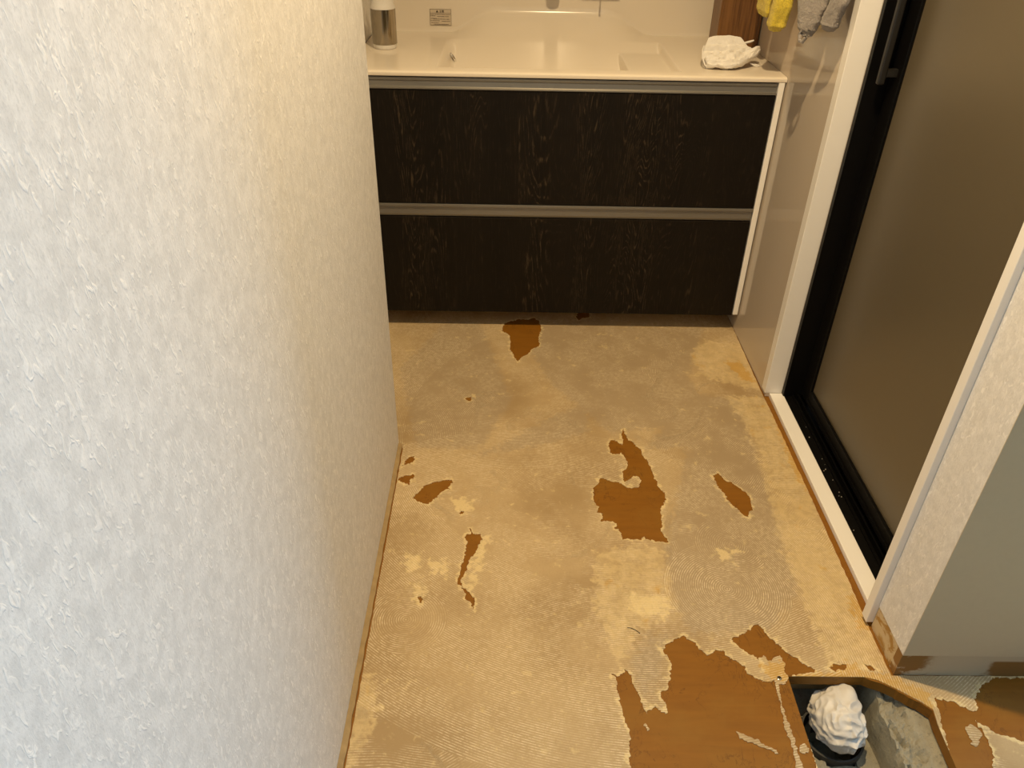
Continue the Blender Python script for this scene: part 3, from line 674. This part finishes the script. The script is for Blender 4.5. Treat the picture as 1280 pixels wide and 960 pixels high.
MB().box(-1.197, -0.03, 0.022, 0.030, 0.38, 0.44).build('gap', M['gap'], van)

# ------------------------------------------------------------------ counter with moulded basin
CT = 0.803
def basin_z(y):
    z = 0.782 + (min(y, 0.5505) - 0.36) * 0.26
    t_ = max(0, min(1, (y - 0.42) / 0.131))
    return z + 0.046 * (1 - math.sqrt(1 - t_ * t_))
def counter_z(x, y):
    front = ss(0.050, 0.060, y)
    zb = basin_z(y)
    zt = max(0.784, zb)                               # shallow wet shelf
    a = ss(-0.960, -0.922, x); b = ss(-0.424, -0.414, x); c = ss(-0.294, -0.280, x)
    low = zb * (1 - b) + zt * b
    if low > CT: low = CT + (low - CT) * ss(-0.960, -0.80, x) * (1 - ss(-0.46, -0.285, x))
    inner = CT * (1 - a) + low * a
    z = inner * (1 - c) + CT * c
    z = CT * (1 - front) + z * front
    lip = max(0, 0.010 - y) / 0.010
    return z - 0.004 * lip * lip
xs = sorted(set([round(x, 4) for x in np.arange(-1.2, -0.0005, 0.012)] + [-0.961 + 0.004 * i for i in range(11)] + [-0.425 + 0.002 * i for i in range(7)] + [-0.293 + 0.002 * i for i in range(8)] + [-0.0008]))
ysc = sorted(set([0.0, 0.002, 0.004, 0.007, 0.010] + [round(0.048 + 0.002 * i, 4) for i in range(8)] + [round(y, 4) for y in np.arange(0.07, 0.50, 0.010)] + [round(0.50 + 0.004 * i, 4) for i in range(12)] + [0.549, 0.550] + [0.5505]))
rows = [[(x, y, counter_z(x, y)) for x in xs] for y in ysc]
# the moulding turns up into the back panel
last = rows[-1]
for k in range(1, 6):
    rows.append([(x, y + 0.0025 * math.sin(k / 5 * math.pi / 2), z + 0.012 * k / 5) for x, y, z in last])
rows.append([(x, 0.5530, 1.25) for x, y, z in last]); rows.append([(x, 0.5555, 1.25) for x, y, z in last])
fr_ = [(x, y, z) for x, y, z in rows[0]]
rows = [[(x, 0.0305, 0.7905) for x, y, z in fr_], [(x, 0.0002, 0.7905) for x, y, z in fr_], [(x, -0.0008, 0.7935) for x, y, z in fr_]] + rows
ctop = tag(empty('washbasin_counter'), 'glossy ivory counter with moulded basin and tall back panel on the vanity', 'counter')
MB().grid(rows).build('basin_top', M['ivory'], ctop)
MB().box(-1.198, -0.001, 0.031, 0.04, 0.7895, 0.7925).build('underside_rail', M['gap'], ctop)
# overflow fitting on the left basin wall
ov = MB()
n = 24
def disc(m, C, ax, ay, nrm, r0, r1, h):
    C, ax, ay, nrm = Vector(C), Vector(ax), Vector(ay), Vector(nrm)
    ring = lambda r, e: [C + ax * r * 0.55 * math.cos(2 * math.pi * k / n) + ay * r * math.sin(2 * math.pi * k / n) + nrm * e for k in range(n)]
    m.grid([ring(r1, 0), ring(r1, h), ring(r0, h), ring(r0, h * 0.2)], closed=True, smooth=True, caps=True)
disc(ov, (-0.9305, 0.30, 0.7765), (0, 1, 0), (-0.55, 0.0, 0.84), (0.84, 0, 0.55), 0.0075, 0.0155, 0.004)
of = ov.build('overflow_ring', M['chrome'], ctop)
sl = MB(); disc(sl, (-0.9300, 0.30, 0.7770), (0, 1, 0), (-0.55, 0.0, 0.84), (0.84, 0, 0.55), 0.001, 0.0085, 0.0035)
sl.build('overflow_hole', M['gap'], of)
# warning sticker on the back panel
SX0, SX1, SZ0, SZ1, SY = -1.018, -0.949, 0.823, 0.871, 0.5503
stk = MB().box(SX0, SX1, SY, SY + 0.0012, SZ0, SZ1).build('warning_sticker', M['sticker'], ctop)
stk['label'] = 'small printed warning sticker with a boxed title and lines of text'
ink = MB(); IY = SY - 0.0003
def bar(x0, x1, z0, z1): ink.box(x0, x1, IY, SY + 0.0004, z0, z1)
Wd, Ht = SX1 - SX0, SZ1 - SZ0
def sx(u): return SX0 + u * Wd
def sz(v): return SZ1 - v * Ht
for v in (0.0, 0.235, 0.985): bar(sx(0.0), sx(1), sz(v + 0.015), sz(v))
bar(sx(0), sx(0.01), sz(1), sz(0)); bar(sx(0.99), sx(1), sz(1), sz(0))
rr = random.Random(5)
for v, a, b in ((0.31, 0.02, 0.97), (0.40, 0.03, 0.25), (0.44, 0.34, 0.9), (0.56, 0.04, 0.30), (0.60, 0.17, 0.93), (0.70, 0.03, 0.45), (0.73, 0.55, 0.95), (0.82, 0.04, 0.40), (0.92, 0.18, 0.88)):
    u = a
    while u < b:
        w_ = rr.uniform(0.02, 0.055); bar(sx(u), sx(min(b, u + w_)), sz(v + 0.035), sz(v)); u += w_ + rr.uniform(0.006, 0.02)
# warning triangle
tri = [(sx(0.28), sz(0.205)), (sx(0.40), sz(0.205)), (sx(0.34), sz(0.045))]
ink.extrude(tri, 1, IY, SY + 0.0004)
pr = ink.build('print', M['ink'], stk)
def text_mesh(body, size, loc, name, mat, parent):
    cu = bpy.data.curves.new('lettering', 'FONT'); cu.body = body; cu.size = size; cu.extrude = 0.0002
    tmp = bpy.data.objects.new('lettering_tmp', cu); COL.objects.link(tmp)
    me = bpy.data.meshes.new_from_object(tmp.evaluated_get(bpy.context.evaluated_depsgraph_get()))
    bpy.data.objects.remove(tmp, do_unlink=True); bpy.data.curves.remove(cu)
    me.transform(Matrix.Rotation(math.pi / 2, 4, 'X')); me.transform(Matrix.Translation(loc))
    me.materials.clear(); me.materials.append(mat)
    o = bpy.data.objects.new(name, me); COL.objects.link(o); o.parent = parent
    return o
text_mesh('\u6ce8\u610f', 0.0085, Vector((sx(0.43), IY, sz(0.20))), 'lettering', M['ink'], stk)

# wall-mounted mixer above the basin
fa = tag(empty('basin_mixer'), 'chrome mixer with cross lever mounted on the ivory back panel', 'tap')
f1 = MB(); f1.tube([(-0.612, 0.5505, 1.03), (-0.612, 0.44, 1.02), (-0.612, 0.415, 1.015)], [0.021, 0.021, 0.019], 24); f1.build('spout', M['chrome'], fa)
f2 = MB(); f2.tube([(-0.470, 0.5505, 1.005), (-0.470, 0.445, 1.005)], 0.004, 16); f2.build('lever_arm', M['chrome'], fa)
f3 = MB(); f3.box(-0.527, -0.413, 0.443, 0.4465, 1.001, 1.007).box(-0.4725, -0.4675, 0.443, 0.4465, 0.950, 1.001); f3.build('lever', M['chrome'], fa)

# ------------------------------------------------------------------ things on the counter
sd = tag(empty('soap_dispenser'), 'round polished steel soap dispenser with white base and cap', 'dispenser')
DX, DY = -1.132, 0.292
MB().lathe([(0.030, CT), (0.033, CT + 0.001), (0.0355, CT + 0.008), (0.0358, CT + 0.013)], DX, DY, 48).build('base', M['plastic'], sd)
MB().lathe([(0.0345, CT + 0.0131), (0.0368, CT + 0.0135), (0.0368, 0.911), (0.0345, 0.9114)], DX, DY, 64).build('canister', M['steel'], sd)
MB().lathe([(0.0362, 0.9115), (0.0362, 0.918), (0.0335, 0.924), (0.0330, 0.936), (0.020, 0.942), (0.012, 0.945)], DX, DY, 48).build('cap', M['plastic'], sd)
p_ = MB().lathe([(0.008, 0.945), (0.008, 0.985), (0.015, 0.987), (0.015, 0.998), (0.010, 1.0)], DX, DY, 32)
p_.tube([(DX, DY, 0.993), (DX + 0.02, DY - 0.02, 0.994), (DX + 0.033, DY - 0.033, 0.988)], [0.006, 0.0055, 0.004], 14)
p_.build('pump', M['plastic'], sd)

bx = tag(empty('wooden_box'), 'tall brown wooden box standing in the corner of the counter', 'box')
BX0, BX1, BY0, BY1, BZ0, BZ1 = -0.131, -0.004, 0.325, 0.425, CT, 1.08
b = MB(); tk = 0.008
b.box(BX0 + tk, BX1 - tk, BY0, BY0 + tk, BZ0, BZ1); b.box(BX0 + tk, BX1 - tk, BY1 - tk, BY1, BZ0, BZ1)
b.box(BX0 + tk, BX1 - tk, BY0 + tk, BY1 - tk, BZ0, BZ0 + tk)
b.build('box_front', M['walnut'], bx)
for x in (BX0, BX1 - tk): MB().box(x, x + tk, BY0, BY1, BZ0, BZ1).build('box_side', M['walnut'], bx, bevel=0.0008)

def face_mask():
    root = tag(empty('face_mask'), 'crumpled white pleated face mask lying on the counter before the box', 'mask')
    nu, m = 64, MB()
    prof = [(0.082, 0.0012), (0.070, 0.008), (0.066, 0.017), (0.072, 0.026), (0.086, 0.024), (0.094, 0.019), (0.100, 0.029), (0.110, 0.036), (0.122, 0.030), (0.132, 0.012), (0.142, 0.008), (0.150, 0.030), (0.158, 0.034), (0.160, 0.046), (0.168, 0.050), (0.171, 0.060), (0.175, 0.072)]
    # smooth the profile
    pr = []
    for i in range(len(prof) - 1):
        for k in range(4):
            t_ = k / 4; pr.append(tuple(prof[i][c] * (1 - t_) + prof[i + 1][c] * t_ for c in (0, 1)))
    pr.append(prof[-1])
    rows = []
    for i, (y, z) in enumerate(pr):
        v = i / (len(pr) - 1); row = []
        for j in range(nu + 1):
            u = j / nu
            x = -0.207 + 0.150 * u
            zz, y2 = z, y
            edge = math.sin(math.pi * min(1, max(0, u))) ** 0.35 if 0 < u < 1 else 0
            if v < 0.75:
                y2 = y + (0.115 - y) * (1 - edge) * 0.45
                zz = z * (0.55 + 0.45 * edge)
                up = max(0, (u - 0.45) / 0.55) ** 1.6          # right tip curls up and back
                y2 += 0.075 * up * (1 - v); zz += 0.024 * up * (1 - 0.3 * v)
                x += 0.012 * up
            else:
                w_ = (v - 0.75) / 0.25
                x = -0.207 + 0.150 * u + w_ * (0.016 * (1 - u) - 0.040 * u)
                zz = z * (0.88 + 0.12 * edge)
            flat = 1.0 if v < 0.72 else 0.25
            nz = flat * noise.noise(Vector((x * 42, i * 0.16, 4))) * 0.0060 + noise.noise(Vector((x * 150, i * 0.6, 9))) * 0.0014
            dg = 1 - abs(noise.noise(Vector((x * 26 + i * 0.07, i * 0.10 - x * 9, 12)))) * 3.2      # slanting creases
            nz += flat * 0.0038 * dg
            row.append((x, y2 - nz * 0.9, CT + max(0.0012, zz + nz)))
        rows.append(row)
    m.grid(rows)
    o = m.build('mask_sheet', M['mask'], root)
    s_ = o.modifiers.new('solid', 'SOLIDIFY'); s_.thickness = 0.0012; s_.offset = 1
    e = MB().tube([(-0.203, 0.165, CT + 0.045), (-0.212, 0.135, CT + 0.040), (-0.216, 0.105, CT + 0.026), (-0.212, 0.085, CT + 0.012), (-0.205, 0.085, CT + 0.006)], 0.0022, 8)
    e.build('ear_loop', M['mask'], root)
    e = MB().tube([(-0.098, 0.185, CT + 0.050), (-0.085, 0.180, CT + 0.052), (-0.070, 0.172, CT + 0.058), (-0.062, 0.168, CT + 0.062)], [0.0025, 0.003, 0.0032, 0.002], 8)
    e.build('ear_loop', M['mask'], root)
    e = MB().tube([(-0.075, 0.12, CT + 0.010), (-0.058, 0.115, CT + 0.004), (-0.047, 0.122, CT + 0.0025), (-0.050, 0.135, CT + 0.003), (-0.066, 0.138, CT + 0.006)], 0.0018, 8)
    e.build('ear_loop', M['mask'], root)
face_mask()

# ------------------------------------------------------------------ towels on the rail
RX, RZ = -0.052, 1.26
rail = tag(empty('towel_rail'), 'slim steel towel rail on the beige panel wall', 'rail')
MB().tube([(RX, 0.29, RZ), (RX, -0.43, RZ)], 0.007, 16).build('bar', M['steel'], rail)
for y in (0.25, -0.33):
    MB().tube([(-0.0005, y, RZ), (RX, y, RZ)], [0.012, 0.008], 16).build('bracket', M['steel'], rail)
def lerp_prof(prof, z):
    if z <= prof[0][0]: return prof[0][1:]
    for a, c in zip(prof, prof[1:]):
        if z <= c[0]:
            k = (z - a[0]) / (c[0] - a[0]); k = k * k * (3 - 2 * k)
            return tuple(u * (1 - k) + v * k for u, v in zip(a[1:], c[1:]))
    return prof[-1][1:]
def towel(name, label, mat, lobes, seed):
    """thick terry cloth over the bar, falling in soft folds; lobe = [(z, x, y, half width, half thickness)...]"""
    root = tag(empty(name), label, 'towel')
    m = MB()
    lobes = [[(z - 0.008, x, y + 0.055, hw, th) for z, x, y, hw, th in p] for p in lobes]
    for li, prof in enumerate(lobes):
        rows = []; n = 56; z0, z1 = prof[0][0], prof[-1][0]
        zs = [z0 + (z1 - z0) * (i / 110) ** 1.3 for i in range(111)]
        for z in zs:
            x, y, hw, th = lerp_prof(prof, z)
            if z > z1 - 0.012: k = math.sqrt(max(0.0004, 1 - ((z - z1 + 0.012) / 0.012) ** 2)); hw *= k; th *= k
            row = []
            for k in range(n):
                ph = 2 * math.pi * k / n
                cx, sy_ = math.cos(ph), math.sin(ph)
                wav = 1 + 0.13 * math.sin(3 * ph + seed + li * 2 + 5.0 * (z - z0)) + 0.12 * noise.noise(Vector((cx * 1.6 + seed + li, sy_ * 1.6, z * 26)))
                fz = noise.noise(Vector((cx * 14 + seed, sy_ * 14, z * 330))) * 0.0014 + noise.noise(Vector((cx * 5 + seed, sy_ * 5, z * 90))) * 0.0012
                row.append((x + cx * (th * wav + fz), y + sy_ * (hw * wav + fz), z + 0.35 * fz))
            rows.append(row)
        m.grid(rows, closed=True, caps=True)
    m.build('cloth', mat, root, weld=False)
    return root
ZT = RZ + 0.020
ty = towel('yellow_towel', 'bright yellow terry towel hanging on the wall rail above the box', M['yellow'],
      [[(0.938, RX, 0.098, 0.004, 0.003), (0.943, RX, 0.098, 0.040, 0.010), (0.956, RX, 0.098, 0.050, 0.015), (1.05, RX, 0.095, 0.056, 0.018), (ZT, RX, 0.07, 0.065, 0.022)],
       [(0.923, RX - 0.006, -0.036, 0.004, 0.003), (0.928, RX - 0.006, -0.036, 0.026, 0.014), (0.942, RX - 0.006, -0.038, 0.042, 0.021), (1.00, RX - 0.004, -0.050, 0.048, 0.022), (1.10, RX, -0.055, 0.058, 0.022), (ZT, RX, -0.04, 0.062, 0.022)]], 1.3)
tg = towel('grey_towel', 'taupe grey terry towel hanging on the wall rail by the door casing', M['grey'],
      [[(0.956, RX - 0.008, -0.292, 0.003, 0.003), (0.962, RX - 0.008, -0.292, 0.018, 0.013), (0.978, RX - 0.008, -0.287, 0.032, 0.020), (1.00, RX - 0.006, -0.280, 0.048, 0.022), (1.035, RX - 0.004, -0.268, 0.072, 0.023), (1.09, RX, -0.262, 0.085, 0.023), (ZT, RX, -0.27, 0.085, 0.024)],
       [(0.983, RX + 0.012, -0.372, 0.003, 0.003), (0.988, RX + 0.012, -0.373, 0.020, 0.012), (1.00, RX + 0.012, -0.378, 0.030, 0.018), (1.06, RX + 0.012, -0.405, 0.030, 0.019), (1.13, RX + 0.006, -0.405, 0.034, 0.020), (ZT, RX, -0.385, 0.040, 0.022)]], 4.1)
MB().tube([(RX - 0.022, -0.245, 0.970), (RX - 0.026, -0.245, 0.956), (RX - 0.026, -0.253, 0.944), (RX - 0.024, -0.267, 0.944), (RX - 0.020, -0.273, 0.955), (RX - 0.016, -0.267, 0.970)], 0.0042, 8).build('hanging_loop', M['grey'], tg)

# ------------------------------------------------------------------ bathroom door
dr = structure(empty('door_1'), 'black framed bathroom door with a dark frosted glass panel', 'door')
MB().box(0.0465, 0.130, YD - 0.016, YD - 0.0005, 0.0, 2.0).build('door_frame', M['black'], dr, bevel=0.001)
MB().box(0.0465, 0.130, YN + 0.001, YN + 0.016, 0.0, 2.0).build('door_frame', M['black'], dr, bevel=0.001)
MB().box(0.0465, 0.130, YN + 0.016, YD - 0.016, 1.975, 2.0).build('door_frame', M['black'], dr)
tr = MB()   # sill track with grooves
tr.extrude([(0.0505, -0.0015), (0.0505, 0.0115), (0.072, 0.0125), (0.072, 0.017), (0.076, 0.017), (0.076, 0.002), (0.088, 0.002), (0.088, 0.018), (0.092, 0.018), (0.092, 0.004), (0.150, 0.004), (0.150, -0.0015)], 1, YN + 0.016, YD - 0.016)
# extrude() places the two other axes in (x, z) order
tr.build('threshold_track', M['black'], dr)
DXF = 0.097
leaf = MB()
leaf.box(DXF, DXF + 0.030, YN + 0.017, YN + 0.060, 0.022, 1.97).build('door_stile', M['black'], dr, bevel=0.0015)
MB().box(DXF, DXF + 0.030, YD - 0.068, YD - 0.017, 0.022, 1.97).build('door_stile', M['black'], dr, bevel=0.0015)
MB().box(DXF, DXF + 0.030, YN + 0.060, YD - 0.068, 0.022, 0.066).build('door_rail', M['black'], dr, bevel=0.0015)
MB().box(DXF, DXF + 0.030, YN + 0.060, YD - 0.068, 1.92, 1.97).build('door_rail', M['black'], dr, bevel=0.0015)
MB().box(DXF - 0.004, DXF - 0.0004, YN + 0.060, YD - 0.068, 0.030, 0.040).build('rail_bead', M['black'], dr)
MB().box(DXF + 0.008, DXF + 0.014, YN + 0.060, YD - 0.068, 0.066, 1.92).build('glass_panel', M['frost'], dr)
hd = MB().box(0.058, 0.074, -0.4155, -0.4015, 0.885, 1.36).build('door_handle', M['smoke'], dr, bevel=0.003)
for z in (0.91, 1.33): MB().box(0.074, DXF, -0.4145, -0.4025, z - 0.008, z + 0.008).build('handle_post', M['smoke'], hd)
# white casing and sill
structure(MB().box(-0.003, 0.046, YD - 0.0006, YD + 0.030, 0.012, 2.02).build('trim_2', M['white'], bevel=0.0012), 'white door casing upright beside the glossy panel wall', 'trim')
structure(MB().box(0.0114, 0.0500, YN + 0.002, YD - 0.001, -0.0015, 0.012).build('trim_3', M['white'], bevel=0.0012), 'white door sill strip along the floor residue', 'trim')
structure(MB().box(-0.013, 0.046, -1.1775, -1.155, 0.010, 2.02).build('trim_4', M['white'], bevel=0.0015), 'white door casing upright beside the wallpapered wall end', 'trim')
structure(MB().box(-0.013, 0.046, YN, YD + 0.03, 2.0205, 2.045).build('trim_5', M['white'], bevel=0.0015), 'white casing across the top of the bathroom door', 'trim')
# dust specks in the track
rr = random.Random(11)
for k in range(14):
    y = rr.uniform(YN + 0.05, YD - 0.05); x = rr.choice((0.056, 0.062, 0.067))
    r_ = rr.uniform(0.0006, 0.0014)
    me = MB().lathe([(0.0002, 0.0118), (r_, 0.0126), (r_ * 0.6, 0.0126 + r_), (0.0002, 0.0127 + r_)], x, y, 6)
    me.build('dust_speck', M['dirt'], dr)
# hair on the floor
h_ = MB(); pts = [(-0.503 + 0.024 * t_ / 10, -1.190 - 0.014 * (t_ / 10) ** 2.2, 0.0008) for t_ in range(11)]
h_.tube(pts, 0.0006, 6)
tag(h_.build('hair', M['gap']), 'single dark hair lying on the beige floor residue', 'hair')

# ------------------------------------------------------------------ ceiling downlight
def downlight(x, y, power):
    root = tag(empty('downlight'), 'round recessed warm ceiling downlight', 'lamp')
    MB().lathe([(0.060, CE - 0.0005), (0.060, CE - 0.004), (0.045, CE - 0.006), (0.042, CE - 0.0005)], x, y, 48).build('bezel', M['white'], root)
    MB().lathe([(0.001, CE - 0.0065), (0.040, CE - 0.0065), (0.040, CE - 0.0075), (0.001, CE - 0.0075)], x, y, 40).build('diffuser', M['lamp'], root)
    l = bpy.data.lights.new('downlight_glow', 'SPOT'); l.energy = power; l.color = WARM; l.shadow_soft_size = 0.022
    l.spot_size = math.radians(136); l.spot_blend = 0.95
    o = bpy.data.objects.new('downlight_glow', l); COL.objects.link(o); o.location = (x, y, CE - 0.03); o.parent = root
downlight(-0.51, -1.093, 155.0)
